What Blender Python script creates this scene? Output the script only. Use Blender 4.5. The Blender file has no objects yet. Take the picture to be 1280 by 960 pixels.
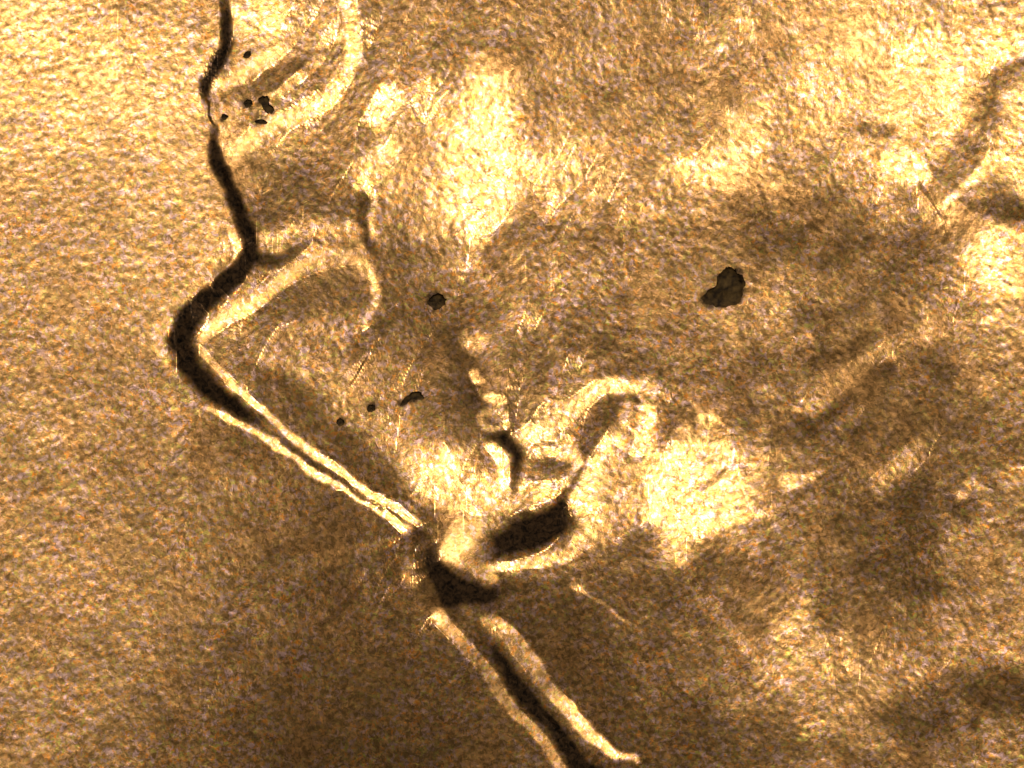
import bpy, math
import numpy as np
from mathutils import Vector

# Units: 1 Blender unit = 1 mm.  The photograph is 4 mm wide (320 photo px per mm).
PX = 320.0
def wx(X): return (np.asarray(X, float) - 640.0) / PX
def wy(Y): return (480.0 - np.asarray(Y, float)) / PX

sc = bpy.context.scene
sc.unit_settings.scale_length = 0.001
C = sc.collection

# ------------------------------------------------------------------ camera
CAM_Z = 40.0
cam_d = bpy.data.cameras.new('camera'); cam = bpy.data.objects.new('camera', cam_d); C.objects.link(cam)
cam.location = (0, 0, CAM_Z)
cam_d.sensor_width = 36.0; cam_d.lens = 36.0 * CAM_Z / 4.0
cam_d.clip_start = 1.0; cam_d.clip_end = 500.0
sc.camera = cam

# ------------------------------------------------------------------ world: the dim room the microscope stands in
world = bpy.data.worlds.new('World'); sc.world = world; world.use_nodes = True
bg = world.node_tree.nodes['Background']
bg.inputs[0].default_value = (0.90, 0.92, 1.0, 1); bg.inputs[1].default_value = 0.014

# ------------------------------------------------------------------ the microscope's lamp
AZ = math.radians(-104)          # towards the bottom of the picture, a little to the left
TILT = math.radians(34.5)        # from the optical axis
DIST = 60.0
LP = Vector((math.cos(AZ) * math.sin(TILT), math.sin(AZ) * math.sin(TILT), math.cos(TILT))) * DIST
ld = bpy.data.lights.new('microscope_lamp', 'AREA'); ld.shape = 'DISK'; ld.size = 5.0
ld.energy = 50000.0; ld.color = (1.0, 0.95, 0.88)
lamp = bpy.data.objects.new('microscope_lamp', ld); C.objects.link(lamp); lamp.location = LP
lamp.rotation_euler = (-LP).to_track_quat('-Z', 'Y').to_euler()

vs = sc.view_settings
vs.view_transform = 'Standard'; vs.look = 'None'; vs.exposure = 0.0; vs.gamma = 1.0; vs.use_curve_mapping = False

# ------------------------------------------------------------------ grid of the struck surface
STEP = 2.0
X0, X1, Y0, Y1 = -280, 1560, -240, 1200
xs = np.arange(X0, X1 + 1, STEP); ys = np.arange(Y0, Y1 + 1, STEP)
NX, NY = len(xs), len(ys)
GX, GY = np.meshgrid(xs, ys)
rng = np.random.RandomState(7)

def fgauss(a, sx, sy=None, ang=0.0):
    """Gaussian blur by FFT; sx, sy in photo px, rotated by ang."""
    sy = sx if sy is None else sy
    ky = np.fft.fftfreq(a.shape[0], STEP)[:, None]; kx = np.fft.rfftfreq(a.shape[1], STEP)[None, :]
    ca, sa = math.cos(ang), math.sin(ang)
    u = kx * ca + ky * sa; v = -kx * sa + ky * ca
    f = np.exp(-2 * math.pi ** 2 * ((u * sx) ** 2 + (v * sy) ** 2))
    return np.fft.irfft2(np.fft.rfft2(a) * f, a.shape)
def noise(sx, sy=None, ang=0.0):
    n = fgauss(rng.randn(NY, NX), sx, sy, ang); return n / n.std()
def smooth(e0, e1, x):
    t = np.clip((x - e0) / (e1 - e0), 0, 1); return t * t * (3 - 2 * t)

# wobble the design coordinates a little so that no outline is drawn with a ruler
WXn = noise(16) * 2.2 + noise(5) * 1.0; WYn = noise(16) * 2.2 + noise(5) * 1.0
QX = GX + WXn; QY = GY + WYn

# Design of the relief: brightness each spot should show (0..255), put into the slopes.
# Coarse sheet, one number per 40 x 40 px, then the creases and ridges as strokes.
COARSE = """
225 225 205 175 175 180 190 215 215 175 180 145 145 145 135 150 145 145 150 145 150 145 165 165 165 190 210 200 190 185 195 195
225 228 215 215 200 195 195 180 205 165 175 130 140 150 140 145 145 145 150 145 140 150 165 170 165 215 215 215 225 230 235 225
215 215 215 220 210 205 195 165 130 130 150 140 140 150 150 165 145 150 145 145 145 145 150 155 165 220 215 215 225 225 195 215
205 205 205 205 205 205 195 140 150 160 150 145 160 165 205 205 150 155 150 145 140 145 155 190 180 205 220 205 220 215 175 220
190 190 185 190 190 190 185 165 175 155 145 150 165 190 220 220 185 180 165 155 150 160 210 205 175 180 165 185 210 170 175 230
180 175 175 175 175 180 180 140 135 130 140 180 175 190 235 215 215 195 175 165 165 195 215 190 150 160 175 205 205 150 165 230
175 175 170 175 175 175 185 150 115 120 130 150 130 175 230 190 150 165 150 160 165 160 155 130 115 115 115 140 150 165 150 140
170 170 165 160 165 165 180 170 165 155 160 160 120 130 170 120 125 130 130 130 135 135 130 105 105 100 105 110 115 130 160 215
170 165 160 165 170 170 175 175 155 140 160 130 110 120 150 125 145 150 145 140 140 140 140 145 150 130 110 115 115 125 175 215
160 160 165 165 165 175 150 155 120 115 145 105 105 105 110 120 145 140 130 125 145 150 145 150 150 135 115 120 125 145 140 180
160 155 160 155 160 160 150 145 135 140 135 105 110 105 110 125 125 120 110 110 125 125 140 140 145 125 125 130 115 150 150 165
155 150 150 150 150 150 135 130 155 165 160 150 125 105 110 125 115 130 125 110 115 110 110 110 125 115 130 120 100 105 140 150
155 150 145 150 145 145 135 120 115 145 150 145 140 115 105 115 130 140 160 150 130 120 130 120 125 135 125 95 100 105 115 140
155 155 150 140 140 135 125 110 105 110 145 145 150 120 110 110 150 160 140 165 160 165 150 135 105 100 100 95 95 95 105 125
150 150 150 140 135 130 125 115 110 108 115 130 170 185 170 120 160 175 175 175 215 225 190 170 130 110 110 115 100 95 105 120
155 150 150 145 140 135 130 120 115 110 105 100 120 180 190 150 170 160 180 180 225 230 200 180 125 115 95 105 85 90 115 140
150 150 150 145 140 135 125 115 105 95 90 95 80 95 160 130 120 130 175 170 190 195 170 145 125 115 100 95 78 130 155 125
150 150 150 145 140 135 125 115 100 95 90 90 80 75 140 140 140 135 120 110 105 110 110 120 125 110 90 85 85 130 140 150
150 145 150 150 140 130 120 110 100 85 75 85 85 75 80 90 80 85 95 100 95 100 115 120 130 120 95 100 95 120 150 155
150 145 145 140 135 125 115 105 95 85 80 80 80 90 95 90 75 75 80 95 95 105 120 120 155 135 110 130 130 140 130 145
145 140 140 135 130 120 105 95 85 80 78 76 75 78 85 90 75 72 78 90 95 105 115 125 165 162 160 162 150 148 142 150
145 140 135 130 125 110 95 85 80 75 72 70 70 70 75 85 80 75 75 80 90 100 115 130 162 158 150 148 145 125 95 90
140 135 130 125 110 100 88 80 75 70 68 65 65 65 70 80 80 75 75 72 78 85 95 110 135 150 145 140 100 90 125 120
135 130 125 118 105 95 85 75 65 60 60 60 55 60 65 75 85 80 70 70 75 75 80 85 95 105 110 110 105 115 135 130
"""
cg = np.array([[float(v) for v in r.split()] for r in COARSE.strip().splitlines()])
assert cg.shape == (24, 32), cg.shape
def sample(g, X, Y, cell=40.0):
    u = np.clip(X / cell - 0.5, 0, g.shape[1] - 1.001); v = np.clip(Y / cell - 0.5, 0, g.shape[0] - 1.001)
    i = u.astype(int); j = v.astype(int); fu = smooth(0, 1, u - i); fv = smooth(0, 1, v - j)
    return (g[j, i] * (1 - fu) + g[j, i + 1] * fu) * (1 - fv) + (g[j + 1, i] * (1 - fu) + g[j + 1, i + 1] * fu) * fv
B = sample(cg, QX + noise(14) * 9, QY + noise(14) * 9)
B_BROAD = B.copy()

def seg_dist(pts, closed=False):
    """distance, parameter (index + fraction) and side to a polyline"""
    P = [np.array(p[:2], float) for p in pts]
    best = np.full(QX.shape, 1e9); par = np.zeros(QX.shape); side = np.zeros(QX.shape)
    for i in range(len(P) - 1):
        a, b = P[i], P[i + 1]; d = b - a; L2 = max(d @ d, 1e-9)
        t = np.clip(((QX - a[0]) * d[0] + (QY - a[1]) * d[1]) / L2, 0, 1)
        ex = QX - a[0] - t * d[0]; ey = QY - a[1] - t * d[1]; dd = np.hypot(ex, ey)
        m = dd < best
        best[m] = dd[m]; par[m] = (i + t)[m]; side[m] = np.sign(d[0] * ey - d[1] * ex)[m]
    return best, par, side

def stroke(pts, soft=0.45):
    """pts: (x, y, width, value); blends the value in over a band of that width"""
    global B
    pad = 60
    xa = min(p[0] for p in pts) - pad; xb = max(p[0] for p in pts) + pad
    ya = min(p[1] for p in pts) - pad; yb = max(p[1] for p in pts) + pad
    if len(pts) == 1: pts = [pts[0], (pts[0][0] + 1, pts[0][1]) + tuple(pts[0][2:])]
    i0 = max(0, int((xa - X0) / STEP)); i1 = min(NX, int((xb - X0) / STEP)); j0 = max(0, int((ya - Y0) / STEP)); j1 = min(NY, int((yb - Y0) / STEP))
    qx = QX[j0:j1, i0:i1]; qy = QY[j0:j1, i0:i1]
    best = np.full(qx.shape, 1e9); W = np.zeros(qx.shape); V = np.zeros(qx.shape)
    for a, b in zip(pts[:-1], pts[1:]):
        dx, dy = b[0] - a[0], b[1] - a[1]; L2 = max(dx * dx + dy * dy, 1e-9)
        t = np.clip(((qx - a[0]) * dx + (qy - a[1]) * dy) / L2, 0, 1)
        dd = np.hypot(qx - a[0] - t * dx, qy - a[1] - t * dy)
        w = a[2] + (b[2] - a[2]) * t; v = a[3] + (b[3] - a[3]) * t
        m = dd / w < best
        best[m] = (dd / w)[m]; W[m] = w[m]; V[m] = v[m]
    k = 1 - smooth(0.5 - soft * 0.5, 0.5 + soft * 0.75, best)
    sub = B[j0:j1, i0:i1]
    sub += (V - sub) * k

def S(v, w, *p, soft=0.45):
    """stroke of one width and value through plain points"""
    stroke([(a, b, w, v) for a, b in p], soft)

# --- soft shadows of form
stroke([(300, 455, 16, 120), (345, 480, 30, 92), (400, 530, 34, 90), (450, 583, 32, 82), (500, 615, 26, 78), (540, 640, 22, 78)], .9)
S(92, 40, (370, 620), (430, 645), (490, 680), soft=1.0)
S(112, 60, (345, 240), (430, 250), soft=1.0)
S(112, 50, (330, 375), (430, 360), soft=1.0)
S(100, 46, (480, 340), (500, 400), (560, 410), soft=1.0)
# --- lips and smile fold
S(235, 30, (300, 25), (335, 25), soft=1.0)
stroke([(262, 112, 10, 240), (300, 98, 15, 235), (345, 68, 18, 225)])
stroke([(275, 128, 14, 130), (320, 112, 26, 112), (370, 90, 26, 112), (425, 62, 12, 130)], .7)
stroke([(335, 122, 8, 190), (375, 98, 10, 195), (402, 72, 8, 180)])
stroke([(288, 205, 10, 200), (305, 182, 16, 225), (335, 158, 18, 232), (375, 140, 18, 230), (412, 122, 17, 235), (430, 95, 15, 235), (441, 60, 17, 235), (436, 15, 20, 225), (424, -40, 22, 215)])
S(185, 16, (285, 165), (300, 140), soft=1.0)
# --- folds beside the nostril
S(240, 30, (488, 120), (474, 142))
S(205, 16, (530, 110), (525, 135), soft=.9)
stroke([(485, 185, 22, 225), (468, 205, 26, 215), (452, 235, 14, 235)], .8)
stroke([(453, 248, 14, 80), (457, 280, 15, 68), (468, 312, 10, 80), (474, 325, 6, 100)])
stroke([(467, 245, 6, 215), (470, 290, 6, 200)])
stroke([(318, 298, 12, 215), (350, 292, 16, 205), (400, 285, 20, 175), (445, 290, 18, 175)], .8)
stroke([(395, 320, 22, 190), (440, 320, 16, 190), (462, 345, 14, 200), (466, 372, 10, 190), (452, 400, 12, 160)], .8)
# --- cheek highlights
S(248, 44, (590, 190), (612, 150), (606, 112), soft=1.2)
S(250, 46, (575, 245), (612, 205), soft=1.2)
S(235, 24, (600, 290), (640, 235), soft=1.0)
S(238, 26, (855, 208), (905, 205), (942, 170), soft=1.0)
# --- upper right folds
S(245, 30, (1190, 150), (1188, 112), soft=.9)
S(250, 26, (1240, 55), (1265, 70), soft=1.0)
S(120, 22, (1278, 85), (1245, 105), (1238, 145), (1215, 180), (1205, 200), soft=.9)
S(125, 26, (1180, 215), (1200, 195), soft=.9)
stroke([(1180, 255, 8, 200), (1210, 228, 10, 220), (1245, 205, 20, 225)])
stroke([(1205, 250, 10, 120), (1230, 262, 22, 90), (1275, 268, 20, 90)], .7)
S(255, 26, (1118, 198), (1148, 212), soft=.6)
S(105, 6, (1152, 222), (1178, 268))
S(110, 5, (1160, 190), (1172, 215))
S(240, 44, (1238, 318), (1262, 335), soft=.8)
S(235, 12, (1270, 362), (1276, 368))
stroke([(1232, 400, 6, 210), (1262, 384, 7, 200)])
S(120, 5, (1225, 3), (1275, 8))
S(135, 12, (1080, 162), (1115, 165), soft=.9)
# --- worn diagonal folds, right
stroke([(1008, 512, 18, 150), (1050, 482, 22, 162), (1075, 462, 12, 140), (1102, 438, 18, 158)], 1.2)
stroke([(1022, 534, 12, 86), (1050, 510, 16, 74), (1078, 488, 14, 90), (1108, 460, 14, 84)], 1.1)
S(95, 18, (1085, 420), (1065, 440), (1020, 455), soft=.9)
stroke([(1106, 618, 12, 150), (1116, 594, 18, 170), (1130, 574, 22, 178), (1146, 556, 10, 150)], 1.2)
S(78, 26, (1150, 600), (1130, 640), soft=1.0)
stroke([(1156, 385, 10, 165), (1160, 402, 14, 195), (1165, 424, 10, 180)], 1.1)
S(80, 14, (1018, 545), (1000, 520))
S(180, 16, (1000, 755), (1002, 780), (985, 800), soft=1.2)
stroke([(985, 600, 20, 210), (1025, 592, 8, 190)])
stroke([(1200, 622, 7, 160), (1213, 600, 7, 170), (1230, 610, 7, 165), (1240, 648, 9, 168)], 1.0)
S(78, 34, (1130, 900), (1150, 886), soft=1.1); S(72, 22, (1160, 905), (1178, 893), soft=1.0); S(84, 20, (1196, 850), (1208, 866), soft=1.0)
S(68, 24, (1222, 862), (1245, 876), soft=1.0); S(74, 26, (1262, 858), (1285, 874), soft=1.0); S(165, 9, (1232, 893), (1226, 905), soft=.9); S(80, 14, (1225, 895), (1212, 905), soft=1.0)
S(80, 24, (1135, 725), (1170, 735), soft=1.0)
# --- bright hollow right of the eye
S(252, 56, (850, 592), (862, 628), soft=1.0)
S(245, 40, (895, 575), (915, 625), soft=1.0)
S(238, 22, (858, 650), (920, 645), soft=.9)
S(170, 9, (905, 590), (880, 612), soft=1.0)
S(115, 12, (840, 530), (825, 560), soft=.9)
S(200, 12, (880, 530), (895, 528))
# --- eye: brow fold, lid, corner, socket
S(110, 34, (770, 505), (745, 540), soft=.8)
stroke([(648, 552, 20, 205), (690, 525, 22, 200), (722, 508, 20, 215), (745, 488, 18, 225), (770, 481, 20, 235), (800, 482, 18, 225), (822, 486, 18, 195)])
S(252, 13, (658, 536), (664, 548)); S(252, 11, (728, 508), (748, 490)); S(250, 12, (760, 482), (772, 483))
stroke([(795, 500, 12, 95), (765, 510, 20, 95), (742, 540, 20, 88), (724, 568, 18, 85), (716, 600, 18, 75), (700, 628, 16, 55)])
stroke([(690, 560, 14, 190), (712, 560, 18, 205), (722, 580, 13, 225), (706, 608, 11, 205)])
S(190, 16, (660, 585), (668, 565), soft=.6)
S(110, 20, (668, 590), (700, 585), soft=.8)
stroke([(788, 508, 11, 180), (780, 535, 14, 190), (772, 560, 9, 190)])
stroke([(814, 512, 14, 254), (805, 540, 16, 255), (793, 568, 11, 245)], .35)
stroke([(762, 552, 16, 240), (748, 575, 18, 225), (738, 610, 24, 235), (730, 632, 24, 240), (738, 655, 26, 205), (722, 675, 20, 195)], .6)
S(180, 30, (655, 612), (682, 614), soft=.5)
stroke([(618, 640, 8, 225), (650, 636, 7, 220), (684, 632, 8, 220)], .35)
stroke([(600, 692, 20, 110), (620, 686, 34, 45), (655, 668, 42, 26), (688, 650, 40, 24), (700, 634, 22, 30)], .5)
stroke([(600, 712, 12, 170), (640, 711, 10, 215), (680, 698, 11, 225), (712, 686, 12, 232), (734, 662, 14, 215)], .5)
stroke([(592, 650, 20, 195), (578, 672, 30, 215), (560, 692, 20, 230)], .6)
stroke([(556, 694, 12, 225), (580, 712, 14, 165), (604, 730, 16, 215)], .6)
S(255, 15, (608, 728), (616, 729), soft=.5)
# --- inner corner and the pocked crease above the eye
S(78, 26, (574, 420), (584, 470), (590, 500), soft=.8)
stroke([(586, 492, 26, 72), (606, 520, 20, 75), (626, 545, 20, 38), (640, 575, 22, 30), (637, 612, 15, 48)], .5)
S(95, 20, (640, 520), (632, 500), soft=.8)
S(235, 10, (596, 468), (598, 476), soft=.6); S(218, 13, (616, 497), (624, 498), soft=.5); S(185, 20, (592, 428), (602, 424), soft=.8)
ring = [(620 + 15 * math.cos(a), 524 + 11 * math.sin(a)) for a in np.linspace(0, 2 * math.pi, 12)]
S(182, 7, *ring, soft=.8); S(130, 9, (617, 524), (623, 525))
stroke([(545, 600, 60, 205), (600, 625, 50, 215)], .9)
S(225, 22, (548, 580), (565, 575), soft=.9)
stroke([(614, 560, 14, 225), (628, 578, 15, 240), (630, 610, 14, 235)], .5)
S(105, 4, (462, 448), (440, 484))
# --- loose scratches on the brow
S(150, 4, (714, 732), (740, 748), (800, 782)); S(165, 9, (718, 735), (722, 737), soft=.8)
S(70, 5, (840, 848), (885, 905)); S(112, 3, (845, 847), (888, 900))
S(66, 7, (446, 740), (432, 757), (420, 763), soft=1.0); S(72, 6, (412, 775), (398, 790), soft=1.0); S(128, 12, (508, 702), (512, 722), soft=1.1)
# --- the bridge of the nose: two bright ridges
stroke([(244, 502, 3, 150), (258, 512, 5, 185), (274, 520, 8, 235), (300, 535, 8, 215), (325, 548, 9, 230), (350, 560, 8, 225)], .4)
stroke([(236, 415, 7, 60), (250, 440, 8, 215), (275, 465, 8, 190), (300, 488, 9, 225), (325, 512, 10, 240), (352, 537, 9, 225), (380, 557, 10, 235), (420, 587, 10, 235), (470, 620, 9, 225), (505, 640, 10, 205), (524, 655, 10, 200)], .4)
stroke([(325, 545, 8, 220), (362, 566, 10, 235), (400, 592, 9, 228), (430, 607, 10, 235), (462, 630, 8, 225), (490, 650, 9, 232), (512, 663, 11, 215)], .4)
stroke([(350, 551, 7, 70), (385, 572, 7, 70), (425, 599, 7, 90), (480, 637, 7, 120)], .4)
# --- nose tip, inner and outer rims of the wall
stroke([(252, 425, 10, 235), (270, 408, 15, 235), (300, 385, 17, 238), (340, 358, 15, 235), (372, 338, 15, 230), (400, 318, 14, 215)])
stroke([(305, 318, 6, 235), (275, 338, 8, 235), (240, 362, 8, 230), (212, 388, 10, 235), (202, 420, 11, 235), (206, 452, 9, 205)], .7)
stroke([(292, 285, 8, 215), (300, 305, 12, 240)], .6)
stroke([(272, 50, 7, 228), (258, 75, 8, 238), (246, 92, 7, 228)], .5)
stroke([(250, 170, 6, 225), (247, 190, 9, 240), (255, 215, 6, 215)], .6)
S(195, 14, (283, 180), (292, 200), soft=.8)
S(140, 14, (290, 60), (280, 92), soft=.8)
# --- crossing of the bridge and the forehead edge
stroke([(522, 668, 20, 58), (540, 706, 22, 40), (572, 738, 46, 26), (606, 745, 28, 36), (650, 738, 20, 78)], .6)
S(95, 20, (536, 650), (552, 664), soft=.9)
stroke([(586, 655, 22, 205), (572, 678, 26, 225), (562, 692, 16, 235)], .6)
stroke([(584, 765, 14, 100), (606, 785, 22, 80)], .7)
stroke([(548, 768, 15, 238), (560, 786, 12, 245), (576, 808, 11, 245), (596, 832, 10, 238), (618, 854, 9, 240), (645, 890, 10, 242), (675, 925, 10, 245), (712, 965, 9, 230), (760, 1030, 9, 225)], .4)
stroke([(608, 776, 12, 150), (637, 812, 12, 135), (665, 852, 12, 128), (696, 896, 12, 132), (732, 940, 11, 130), (770, 990, 12, 130)], .8)
stroke([(590, 788, 16, 72), (606, 808, 20, 48), (634, 838, 22, 34), (668, 878, 23, 30), (706, 926, 24, 30), (745, 975, 26, 32), (790, 1040, 24, 50)], .6)
stroke([(618, 772, 7, 225), (632, 785, 12, 254), (646, 800, 7, 225), (666, 824, 10, 252), (688, 858, 8, 245), (706, 882, 12, 254), (734, 914, 15, 255), (764, 943, 15, 254)], .35)
stroke([(770, 943, 9, 210), (798, 944, 9, 195)], .5)

# --- nostril crease
stroke([(325, 326, 18, 48), (350, 323, 13, 62), (384, 304, 9, 110)], .6)
# --- the dark wall along the profile
PROFILE = [  # x, y, wall width (px), wall height (mm), darkness
    (272, -300, 8, .010), (278, -20, 10, .012), (283, 20, 15, .040), (282, 50, 17, .055), (272, 76, 18, .055), (257, 100, 17, .050), (256, 118, 14, .040),
    (262, 136, 10, .012), (268, 152, 10, .012), (268, 172, 12, .030), (270, 196, 15, .045), (284, 226, 17, .052), (301, 260, 18, .055), (314, 290, 18, .055), (317, 314, 18, .060),
    (300, 336, 24, .085), (267, 362, 28, .10), (238, 392, 29, .10), (224, 424, 28, .10), (234, 458, 27, .10), (262, 486, 24, .085), (300, 517, 19, .060),
    (338, 543, 12, .020), (372, 566, 8, .004), (430, 604, 8, .002), (516, 660, 14, .006), (550, 706, 26, .02), (580, 742, 30, .02), (606, 790, 18, .012),
    (632, 828, 18, .030), (668, 872, 20, .035), (706, 922, 22, .04), (745, 975, 24, .04), (980, 1300, 24, .01)]
stroke([(p[0], p[1], p[2] * 1.0, {True: 28, False: 110}[p[3] > .02]) for p in PROFILE[1:23]], .35)

B = fgauss(B, .9)
SHADE_STAIN_MASK = fgauss(smooth(64, 36, B + noise(4) * 4.0) * smooth(8, 30, fgauss(B_BROAD, 10) - B), 2.8)      # shade of the deepest creases, painted near-black into the metal colour
B = B + (noise(7) * 5 + noise(14) * 4) * smooth(40, 120, B)
B = B + (noise(9) * 7 + noise(5) * 4) * smooth(560, 900, GX) * smooth(60, 110, B)      # knocks and wear on the cheek
B = np.where(B > 132, 132 + (B - 132) * 1.10, B)
B = np.clip(B, 24, 254)
dist, par, side = seg_dist(PROFILE)
Wd = np.interp(par, range(len(PROFILE)), [p[2] for p in PROFILE])
Hd = np.interp(par, range(len(PROFILE)), [p[3] for p in PROFILE])
wn = np.exp(-(dist / 12.0) ** 2) + 1e-4
wb = fgauss(wn, 22)
Hd = np.clip(fgauss(Hd * wn, 22) / wb, 0, .12) * .50
Wd = np.interp(par, range(len(PROFILE)), [p[2] for p in PROFILE]); Wd = fgauss(Wd, 6)
inside = side < 0                       # portrait side of the outline
sd = np.where(inside, dist, -dist)
# the face stands proud of the field at the wall; away from the wall both level out gently
base = -Hd * (1 - smooth(-0.5, 0.5, sd / Wd)) * np.exp(-(np.maximum(-sd, 0) / 150.0) ** 2)
base = fgauss(base, 1.5)

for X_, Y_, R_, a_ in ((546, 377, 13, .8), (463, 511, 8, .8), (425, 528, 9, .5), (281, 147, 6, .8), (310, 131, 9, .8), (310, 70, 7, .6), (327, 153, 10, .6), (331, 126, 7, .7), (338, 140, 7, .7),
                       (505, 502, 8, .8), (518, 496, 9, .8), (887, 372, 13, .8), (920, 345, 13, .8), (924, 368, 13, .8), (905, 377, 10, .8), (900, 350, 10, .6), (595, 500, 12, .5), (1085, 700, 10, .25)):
    SHADE_STAIN_MASK = np.maximum(SHADE_STAIN_MASK, a_ * smooth(1.15, .45, np.hypot(QX - X_, QY - Y_) / R_ + noise(3) * .10))      # greasy stain round each speck
# ------------------------------------------------------------------ turn the design into slopes and integrate them to a relief
P_LIN, ALPHA, AMB = 2.45, 0.23, 0.004        # reflectance response of the metal under this lamp
def grad(h):
    gy, gx = np.gradient(h, STEP / PX); return gx, -gy
s = B / 255.0
lin = np.where(s <= .04045, s / 12.92, ((s + .055) / 1.055) ** 2.4)
lin = np.clip(lin * 1.0 - AMB, 0.003, P_LIN * .98)
tt = np.minimum(ALPHA * np.sqrt(np.sqrt(P_LIN / lin) - 1.0), .62)
wxg, wyg = wx(GX), wy(GY)
def unit(a): return a / np.linalg.norm(a, axis=-1, keepdims=True)
P3 = np.stack([wxg, wyg, np.zeros_like(wxg)], -1)
H = unit(unit(np.array([0, 0, CAM_Z]) - P3) + unit(np.array(LP) - P3))
g0x = -H[..., 0] / H[..., 2]; g0y = -H[..., 1] / H[..., 2]
ux, uy = math.cos(AZ), math.sin(AZ)
g0u = g0x * ux + g0y * uy; g0v = -g0x * uy + g0y * ux
bx, by = grad(base)
bu = bx * ux + by * uy; bv = -bx * uy + by * ux
bmag = np.hypot(bu, bv)
fade = smooth(X0 + 20, -60, GX) * smooth(X1 - 20, 1340, GX) * smooth(Y0 + 20, -60, GY) * smooth(Y1 - 20, 1020, GY)
ky = np.fft.fftfreq(NY, STEP / PX)[:, None] * 2 * math.pi; kx = np.fft.rfftfreq(NX, STEP / PX)[None, :] * 2 * math.pi
ku = kx * ux - ky * uy
k2 = kx ** 2 + ky ** 2
kyf = np.fft.fftfreq(NY, STEP / PX)[:, None] * 2 * math.pi
k2 = kx ** 2 + kyf ** 2
wall = smooth(.35, .7, bmag)
# start from a plain integration along the lamp's direction, then let the slopes settle in both directions
need = (g0u + tt) * fade
h = np.fft.irfft2(np.conj(1j * ku) * np.fft.rfft2(need * (1 - wall)) / (ku ** 2 + 0.25 * k2 + 0.3), B.shape) + base
#: return np.fft.irfft2(1j * kx * F, B.shape)
#: return np.fft.irfft2(-1j * kyf * F, B.shape)      # world y runs up, rows run down
Wt = (.8 + .2 * smooth(50, 150, B))
dd_ = STEP / PX; kxs = np.sin(kx * dd_) / dd_; kys = np.sin(kyf * dd_) / dd_; k2s = kxs ** 2 + kys ** 2      # matches the central differences of grad()
damp = np.exp(-0.5 * (np.sqrt(k2) / (2 * math.pi / (4.8 / PX))) ** 2)
NIT = 60
hp = h.copy(); tt0 = tt.copy(); corr = np.zeros_like(tt)
for it in range(NIT):
    mom = 0.0 if it < 3 or it > 52 else min(.85, it / (it + 3.0))
    y = h + mom * (h - hp); hp = h
    gxh, gyh = grad(y)
    ex = gxh - g0x; ey = gyh - g0y; t = np.hypot(ex, ey) + 1e-6
    if it >= 24 and it % 4 == 0:            # where the slopes cannot all be had at once, lean against the local error
        corr = np.clip(corr + .5 * fgauss(tt0 - t, 4.5), -.15, .08); tt = np.maximum(tt0 + corr, .02)
    bias = 1.1 * max(0.0, 1 - it / (.55 * NIT)) + .03 * smooth(.3, .45, tt0); dx_ = ex / t + bias * ux; dy_ = ey / t + bias * uy; dn = np.hypot(dx_, dy_) + 1e-6
    W_ = np.where((wall > .3) & (t > tt) & (t < .9), 0, Wt) * fade
    rx = (tt * dx_ / dn - ex) * W_ - gxh * (1 - fade) * .5; ry = (tt * dy_ / dn - ey) * W_ - gyh * (1 - fade) * .5
    FX = np.fft.rfft2(rx); FY = np.fft.rfft2(ry)
    D = (-1j * kxs * FX + 1j * kys * FY) / (k2s + 0.02)
    h = y + np.fft.irfft2(D * damp, B.shape)
h = h - h[(fade > .99)].mean()

# ------------------------------------------------------------------ grain of the worn metal, as real relief
def worms(sl, sw, angs):
    out = np.zeros_like(B)
    fld = (noise(40) * .9 + .0)
    for i, (a, cen) in enumerate(angs):
        out += noise(sl, sw, math.radians(a)) * np.exp(-((fld - cen) / .9) ** 2)
    return out / out.std()
g_field = noise(3.2, 1.7, math.radians(-12)) * smooth(520, 120, GY) + noise(3.2, 1.7, math.radians(-68)) * smooth(180, 560, GY) + noise(2.8, 1.8, math.radians(-40)) * .9
g_face = worms(2.8, 1.8, [(30, -1), (-60, 0), (80, 1)])
gm = smooth(-20, 20, sd)
grain = (g_field / g_field.std() * (1 - gm) + g_face * gm) * .00032 + noise(2.6) * .00015
calm = 1 - .75 * smooth(14, 4, np.abs(sd)) * (Hd > .008)
calm *= 1 - .5 * SHADE_STAIN_MASK; SLEEK = fgauss(smooth(28, 70, np.abs(B - fgauss(B_BROAD, 10))) * smooth(130, 60, sd * np.where(GY > 700, 1, 1.0)), 2.0)
calm *= 1 - .75 * SLEEK
h = h + grain * calm
ZOFF = 0.0

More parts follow.
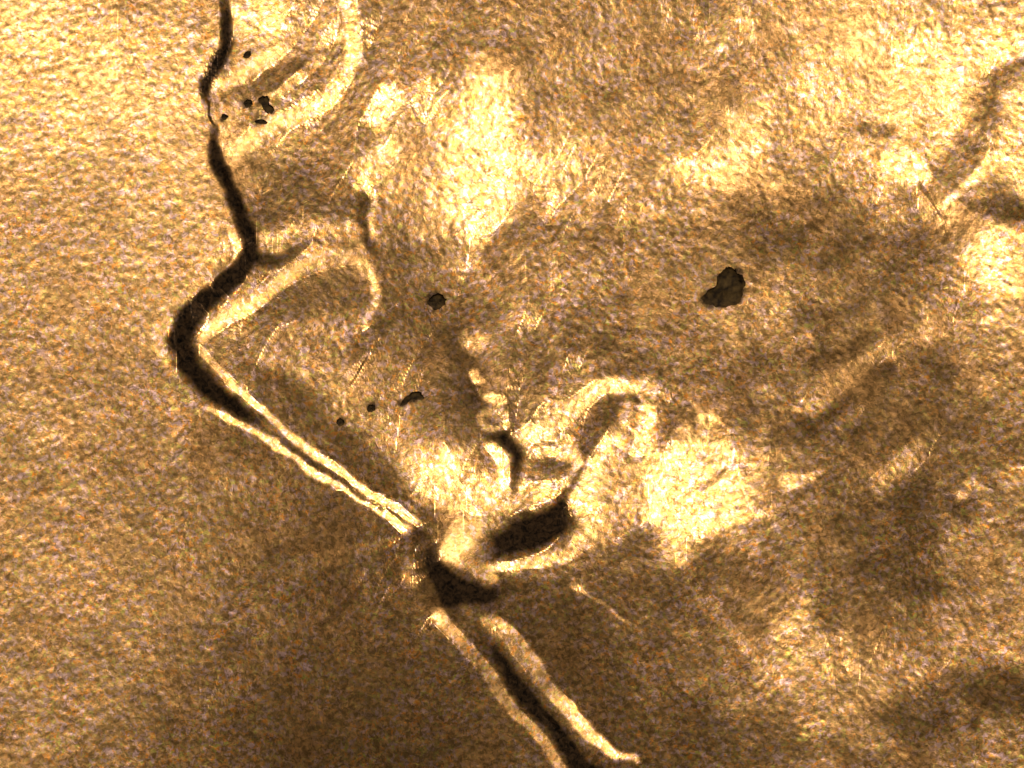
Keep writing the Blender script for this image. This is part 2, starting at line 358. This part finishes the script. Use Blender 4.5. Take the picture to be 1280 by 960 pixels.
# ------------------------------------------------------------------ materials
def nt_mat(name):
    m = bpy.data.materials.new(name); m.use_nodes = True
    return m, m.node_tree, m.node_tree.nodes['Principled BSDF']
def coin_material(name='worn_coin_metal', tint=(1, 1, 1)):
    m, nt, bs = nt_mat(name); N = nt.nodes; L = nt.links
    tc = N.new('ShaderNodeTexCoord')
    def nz(scale, detail=2.0, rough=.5, dist=0.0):
        n = N.new('ShaderNodeTexNoise'); n.inputs['Scale'].default_value = scale; n.inputs['Detail'].default_value = detail
        n.inputs['Roughness'].default_value = rough; n.inputs['Distortion'].default_value = dist
        L.new(tc.outputs['Object'], n.inputs['Vector']); return n
    def rgb(c):
        r = N.new('ShaderNodeRGB'); r.outputs[0].default_value = (*c, 1); return r.outputs[0]
    def mix(fac, a, b, mode='MIX'):
        x = N.new('ShaderNodeMix'); x.data_type = 'RGBA'; x.blend_type = mode; x.clamp_result = False
        for sock, v in ((x.inputs[0], fac), (x.inputs[6], a), (x.inputs[7], b)):
            if isinstance(v, (int, float)): sock.default_value = v
            else: L.new(v, sock)
        return x.outputs[2]
    def ramp(src, a, b):
        r = N.new('ShaderNodeMapRange'); r.interpolation_type = 'SMOOTHSTEP'
        r.inputs[1].default_value = a; r.inputs[2].default_value = b; L.new(src, r.inputs[0]); return r.outputs[0]
    base_c = rgb((.93, .485, .18))
    # patina: hues shift grain by grain
    n1 = nz(44, 2, .6, .7); n2 = nz(46, 2, .6, .7); n3 = nz(4.0, 3); n4 = nz(42, 1, .5, .6)
    off = N.new('ShaderNodeVectorMath'); off.operation = 'ADD'; off.inputs[1].default_value = (13.1, 7.7, 3.0)
    L.new(tc.outputs['Object'], off.inputs[0]); L.new(off.outputs[0], n2.inputs['Vector'])
    c = mix(ramp(n1.outputs[0], .46, .66), base_c, rgb((1.0, .32, .03)))
    c = mix(ramp(n2.outputs[0], .48, .68), c, rgb((.70, .58, .11)))
    c = mix(ramp(n4.outputs[0], .48, .66), c, rgb((.90, .54, .46)))
    c = mix(ramp(n3.outputs[0], .45, .75), c, rgb((.80, .40, .13)))
    n5 = nz(48, 3, .65, .8); n6 = nz(8, 4, .6)
    c = mix(ramp(n5.outputs[0], .60, .36), c, rgb((.36, .185, .055)))           # oxidised grains
    c = mix(ramp(n6.outputs[0], .62, .40), c, mix(0.35, c, rgb((.50, .30, .10))))
    at = N.new('ShaderNodeAttribute'); at.attribute_name = 'shade_stain'
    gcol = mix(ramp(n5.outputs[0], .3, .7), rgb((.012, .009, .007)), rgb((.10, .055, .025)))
    c = mix(ramp(at.outputs['Fac'], -.1, .95), c, gcol)  # painted shade of the creases, and the speck stains, darken the metal
    L.new(c, bs.inputs['Base Color'])
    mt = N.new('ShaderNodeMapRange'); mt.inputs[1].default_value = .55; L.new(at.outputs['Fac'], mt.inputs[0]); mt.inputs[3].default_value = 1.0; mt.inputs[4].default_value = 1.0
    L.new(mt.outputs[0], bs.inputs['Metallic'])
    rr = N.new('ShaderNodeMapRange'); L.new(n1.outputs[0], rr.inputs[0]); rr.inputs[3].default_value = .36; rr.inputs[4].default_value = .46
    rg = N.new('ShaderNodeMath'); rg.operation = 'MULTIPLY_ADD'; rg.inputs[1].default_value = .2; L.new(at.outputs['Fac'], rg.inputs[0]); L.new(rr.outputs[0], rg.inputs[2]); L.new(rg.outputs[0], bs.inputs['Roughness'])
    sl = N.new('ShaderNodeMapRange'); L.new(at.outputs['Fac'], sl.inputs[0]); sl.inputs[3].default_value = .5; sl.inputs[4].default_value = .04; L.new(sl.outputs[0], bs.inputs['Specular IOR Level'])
    # fine relief below the mesh
    b1 = N.new('ShaderNodeBump'); b1.inputs['Strength'].default_value = 1.0; b1.inputs['Distance'].default_value = .0012
    nb = nz(52, 3, .6, .6); L.new(nb.outputs[0], b1.inputs['Height'])
    sk = N.new('ShaderNodeAttribute'); sk.attribute_name = 'sleek'; sm = N.new('ShaderNodeMapRange'); L.new(sk.outputs['Fac'], sm.inputs[0])
    sm.inputs[3].default_value = 1.0; sm.inputs[4].default_value = .3; L.new(sm.outputs[0], b1.inputs['Strength'])
    L.new(b1.outputs[0], bs.inputs['Normal'])
    return m
METAL = coin_material()
m, nt, bs = nt_mat('dark_grime'); GRIME = m
tn = nt.nodes.new('ShaderNodeTexNoise'); tn.inputs['Scale'].default_value = 40; tn.inputs['Detail'].default_value = 4
tco = nt.nodes.new('ShaderNodeTexCoord'); nt.links.new(tco.outputs['Object'], tn.inputs['Vector'])
cr = nt.nodes.new('ShaderNodeValToRGB'); nt.links.new(tn.outputs[0], cr.inputs[0])
cr.color_ramp.elements[0].position = .35; cr.color_ramp.elements[0].color = (.010, .006, .003, 1)
cr.color_ramp.elements[1].position = .80; cr.color_ramp.elements[1].color = (.070, .040, .012, 1)
nt.links.new(cr.outputs[0], bs.inputs['Base Color']); bs.inputs['Roughness'].default_value = .75; bs.inputs['Specular IOR Level'].default_value = .04
bp = nt.nodes.new('ShaderNodeBump'); bp.inputs['Distance'].default_value = .004; nt.links.new(tn.outputs[0], bp.inputs['Height']); nt.links.new(bp.outputs[0], bs.inputs['Normal'])

# ------------------------------------------------------------------ coin
coin = bpy.data.objects.new('coin', None); C.objects.link(coin)
coin['label'] = 'worn golden copper coin filling the picture, its raised face in profile upside down'
coin['category'] = 'coin'

nxg, nyg = grad(h)
nrm = unit(np.stack([-nxg, -nyg, np.ones_like(h)], -1))
VX = wx(GX).ravel(); VY = wy(GY).ravel(); VZ = h.ravel()
jj, ii = np.meshgrid(np.arange(NY - 1), np.arange(NX - 1), indexing='ij')
q = (jj * NX + ii)
QUADS = np.stack([q, q + NX, q + NX + 1, q + 1], -1).reshape(-1, 4)
cxq = (QX[:-1, :-1] + QX[1:, 1:]).ravel() / 2; cyq = (QY[:-1, :-1] + QY[1:, 1:]).ravel() / 2
def in_poly(poly):
    r = np.zeros(cxq.shape, bool)
    for (xa, ya), (xb, yb) in zip(poly, poly[1:] + poly[:1]):
        c = ((ya > cyq) != (yb > cyq)) & (cxq < (xb - xa) * (cyq - ya) / (yb - ya + 1e-9) + xa); r ^= c
    return r
ins = ((sd / Wd) > -0.5)[:-1, :-1].ravel()
REG = {}
rest = ins.copy()
def region(name, poly, need_inside=True):
    global rest
    mk = in_poly(poly) & rest; rest &= ~mk; REG[name] = mk
region('nose_bridge_ridge', [(330, 500), (356, 528), (430, 584), (500, 626), (530, 645), (528, 672), (505, 680), (470, 650), (400, 604), (340, 566), (312, 540)])
region('nose', [(150, 300), (312, 318), (320, 296), (450, 284), (468, 330), (474, 375), (455, 420), (470, 448), (455, 490), (480, 540), (520, 610), (530, 645), (500, 626), (430, 584), (356, 528), (330, 500), (312, 540), (150, 560)])
region('forehead_ridge', [(535, 756), (622, 764), (660, 806), (700, 866), (775, 932), (815, 940), (900, 1060), (780, 1120), (650, 950)])
region('eye', [(545, 690), (575, 655), (600, 640), (628, 622), (640, 556), (655, 528), (715, 500), (752, 474), (826, 474), (826, 505), (802, 575), (770, 580), (758, 640), (745, 678), (690, 712), (612, 742), (580, 722)])
region('lower_lip', [(200, -300), (440, -300), (446, 20), (425, 62), (370, 78), (300, 110), (262, 128), (240, 120)])
region('upper_lip', [(240, 120), (262, 128), (300, 110), (370, 78), (425, 62), (446, 20), (452, 60), (440, 105), (415, 135), (340, 170), (300, 208), (282, 214), (255, 200)])
REG['portrait'] = rest
REG['field'] = ~ins

def build_patch(name, mask, parent):
    qd = QUADS[mask]; idx, inv = np.unique(qd, return_inverse=True); inv = inv.reshape(-1, 4)
    me = bpy.data.meshes.new(name); n, f = len(idx), len(inv)
    me.vertices.add(n); me.vertices.foreach_set('co', np.stack([VX[idx], VY[idx], VZ[idx]], -1).ravel())
    me.loops.add(f * 4); me.loops.foreach_set('vertex_index', inv.ravel().astype(np.int32))
    me.polygons.add(f); me.polygons.foreach_set('loop_start', np.arange(0, f * 4, 4, dtype=np.int32))
    me.polygons.foreach_set('loop_total', np.full(f, 4, np.int32))
    me.polygons.foreach_set('use_smooth', np.ones(f, bool))
    me.update(calc_edges=True)
    da = me.attributes.new('shade_stain', 'FLOAT', 'POINT'); da.data.foreach_set('value', SHADE_STAIN_MASK.ravel()[idx].astype(np.float32))
    sa = me.attributes.new('sleek', 'FLOAT', 'POINT'); sa.data.foreach_set('value', SLEEK.ravel()[idx].astype(np.float32))
    me.normals_split_custom_set_from_vertices(nrm.reshape(-1, 3)[idx])
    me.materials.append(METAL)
    o = bpy.data.objects.new(name, me); C.objects.link(o); o.parent = parent
    return o
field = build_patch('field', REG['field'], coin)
field['label'] = 'flat grained field of the coin in front of the face'
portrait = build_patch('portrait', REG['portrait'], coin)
portrait['label'] = 'raised worn cheek and brow of the upside down face'
LAB = {'nose': 'smooth pointed nose with a black outline around its tip', 'nose_bridge_ridge': 'pair of bright parallel ridges along the bridge of the nose',
       'forehead_ridge': 'bright edged groove running down the forehead', 'eye': 'eye with a black hollow and bright lids',
       'lower_lip': 'bright lower lip at the top of the picture', 'upper_lip': 'upper lip with a bright curved fold'}
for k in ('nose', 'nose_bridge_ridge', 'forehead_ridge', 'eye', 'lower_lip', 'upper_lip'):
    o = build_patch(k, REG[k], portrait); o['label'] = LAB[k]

# the rest of the coin: flat face round the struck patch, raised rim, edge and back
h_soft = fgauss(h, 3)
def rest_of_coin():
    R = 9.5; n = 240
    rx0, rx1, ry0, ry1 = wx(X0), wx(xs[-1]), wy(ys[-1]), wy(Y0)
    ccx, ccy = 2.2, 0.6
    V = []; F = []
    rings = []
    inner = []
    for i in range(n):
        a = 2 * math.pi * i / n; dx, dy = math.cos(a), math.sin(a)
        hw, hh = (rx1 - rx0) / 2, (ry1 - ry0) / 2; mx, my = (rx0 + rx1) / 2, (ry0 + ry1) / 2
        k = 1 / max(abs(dx) / hw, abs(dy) / hh); inner.append((mx + dx * k, my + dy * k))
    # make sure the four corners are there
    for cxn, cyn in ((rx1, ry1), (rx0, ry1), (rx0, ry0), (rx1, ry0)):
        j = min(range(n), key=lambda i: (inner[i][0] - cxn) ** 2 + (inner[i][1] - cyn) ** 2); inner[j] = (cxn, cyn)
    def border_z(x, y):
        j = int(round((480 - y * PX - Y0) / STEP)); i = int(round((x * PX + 640 - X0) / STEP)); return float(h_soft[min(max(j, 0), NY - 1), min(max(i, 0), NX - 1)])
    outer = [(ccx + 8.6 * math.cos(2 * math.pi * i / n), ccy + 8.6 * math.sin(2 * math.pi * i / n)) for i in range(n)]
    rings.append([(mx + (x - mx) * .99, my + (y - my) * .99, border_z(x, y) - .006) for x, y in inner])
    for k_ in range(1, 24):
        f = (k_ / 24.0) ** 1.4; w = 1 - f * f * (3 - 2 * f)
        rings.append([(x + (X_ - x) * f, y + (Y_ - y) * f, border_z(x, y) * w - .0005) for (x, y), (X_, Y_) in zip(inner, outer)])
    for rr, z in ((8.6, 0), (8.85, .02), (9.0, .12), (9.2, .17), (9.38, .16), (9.5, .05), (9.5, -1.25), (9.38, -1.36), (9.0, -1.3), (8.7, -1.2)):
        rings.append([(ccx + rr * math.cos(2 * math.pi * i / n), ccy + rr * math.sin(2 * math.pi * i / n), z) for i in range(n)])
    for r in rings: V += r
    for k in range(len(rings) - 1):
        for i in range(n):
            j = (i + 1) % n; F.append((k * n + i, (k + 1) * n + i, (k + 1) * n + j, k * n + j))
    F.append([(len(rings) - 1) * n + i for i in range(n)][::-1])
    me = bpy.data.meshes.new('rim'); me.from_pydata(V, [], F); me.update(); me.materials.append(METAL)
    for p in me.polygons: p.use_smooth = True
    o = bpy.data.objects.new('rim', me); C.objects.link(o); o.parent = coin
    o['label'] = 'flat border, raised rim and edge of the coin'
rest_of_coin()

# ------------------------------------------------------------------ dirt lying on the metal
def h_at(X, Y):
    i = int(round((X - X0) / STEP)); j = int(round((Y - Y0) / STEP)); return h[j, i]
def speck(label, outline, thick, hollow=None, seed=1, group=None, name='dirt_speck'):
    """low lump with an uneven top; outline in photo px, thick in px; it follows the metal below it"""
    r = np.random.RandomState(seed)
    P = np.array(outline, float); cx, cy = P.mean(0)
    # resample the outline to 28 points
    Q = np.vstack([P, P[:1]]); d = np.r_[0, np.cumsum(np.hypot(*np.diff(Q, axis=0).T))]
    t = np.linspace(0, d[-1], 29)[:-1]; ox = np.interp(t, d, Q[:, 0]); oy = np.interp(t, d, Q[:, 1])
    for _ in range(1): ox = (np.roll(ox, 1) + 2 * ox + np.roll(ox, -1)) / 4; oy = (np.roll(oy, 1) + 2 * oy + np.roll(oy, -1)) / 4
    n = 28; V = []; F = []
    levels = [(1.06, -.25), (1.0, .15), (.90, .62), (.72, .92), (.48, 1.0), (.22, .95)]
    for k, (f, z) in enumerate(levels):
        for i in range(n):
            jx = 1 + r.randn() * .075
            X = cx + (ox[i] - cx) * f * jx; Y = cy + (oy[i] - cy) * f * jx
            zz = z * thick * (1 + r.randn() * .16)
            if hollow:
                q = math.exp(-(((X - hollow[0]) / hollow[2]) ** 2 + ((Y - hollow[1]) / hollow[3]) ** 2)); zz = zz * (1 - .8 * q) + .2 * q
            V.append((float(wx(X)), float(wy(Y)), float(h_at(X, Y) + zz / PX)))
    V.append((float(wx(cx)), float(wy(cy)), float(h_at(cx, cy) + (thick if not hollow else .8) / PX)))
    for k in range(len(levels) - 1):
        for i in range(n):
            j = (i + 1) % n; F.append((k * n + j, k * n + i, (k + 1) * n + i, (k + 1) * n + j))
    for i in range(n): F.append(((len(levels) - 1) * n + (i + 1) % n, (len(levels) - 1) * n + i, len(V) - 1))
    org = Vector((float(wx(cx)), float(wy(cy)), float(h_at(cx, cy))))
    me = bpy.data.meshes.new(name); me.from_pydata([tuple(Vector(v) - org) for v in V], [], F); me.update(); me.materials.append(GRIME)
    for p in me.polygons: p.use_smooth = True
    o = bpy.data.objects.new(name, me); C.objects.link(o); o.location = org
    o['label'] = label; o['category'] = 'dirt speck'; o['group'] = group or 'dark dirt specks stuck on the coin'
    return o
def blob(x, y, rx, ry, ang=0, n=10, seed=0):
    r = np.random.RandomState(seed + 50); out = []
    for i in range(n):
        a = 2 * math.pi * i / n; k = 1 + r.uniform(-.22, .22); u = rx * k * math.cos(a); v = ry * k * math.sin(a)
        out.append((x + u * math.cos(ang) - v * math.sin(ang), y + u * math.sin(ang) + v * math.cos(ang)))
    return out
speck('largest dark dirt speck, a curved crust with a hollow middle on the cheek', [(878, 371), (886, 362), (896, 359), (898, 350), (895, 344), (910, 334), (922, 337), (931, 350), (932, 364), (926, 378), (914, 382), (903, 384), (890, 381), (879, 378)], 4, hollow=(905, 356, 9, 8), seed=3)
speck('round black dirt speck on the dark cheek near the nostril', blob(546, 377, 11, 10, 0, 10, 1), 4, seed=4)
speck('small round dirt speck on the middle of the nose', blob(463, 511, 5, 6, .2, 8, 2), 2.5, seed=5)
speck('slanted elongated dirt speck on the nose side towards the eye', [(500, 507), (504, 499), (514, 491), (524, 489), (531, 497), (526, 501), (520, 498), (511, 501), (505, 508)], 2.5, seed=6)
speck('faint tiny dirt speck on the nose above its bridge', blob(425, 528, 5, 5, 0, 8, 3), 2, seed=7)
speck('jagged dirt speck between the lips, biggest of the cluster there', [(322, 125), (331, 120), (338, 124), (336, 131), (344, 137), (340, 143), (332, 141), (328, 133)], 3, seed=8)
speck('small dirt speck between the lips left of the jagged one', blob(311, 131, 6, 5, -.4, 8, 4), 2.5, seed=9)
speck('flat reddish dirt speck just below the jagged one by the mouth', blob(327, 153, 9, 3, 0, 8, 5), 2, seed=10)
speck('tiny dirt speck beside the black outline at the corner of the mouth', blob(281, 147, 4, 4, 0, 8, 6), 2.5, seed=11)
speck('tiny reddish dirt speck on the bright lower lip', blob(310, 70, 6, 4, -.5, 8, 7), 2, seed=12)
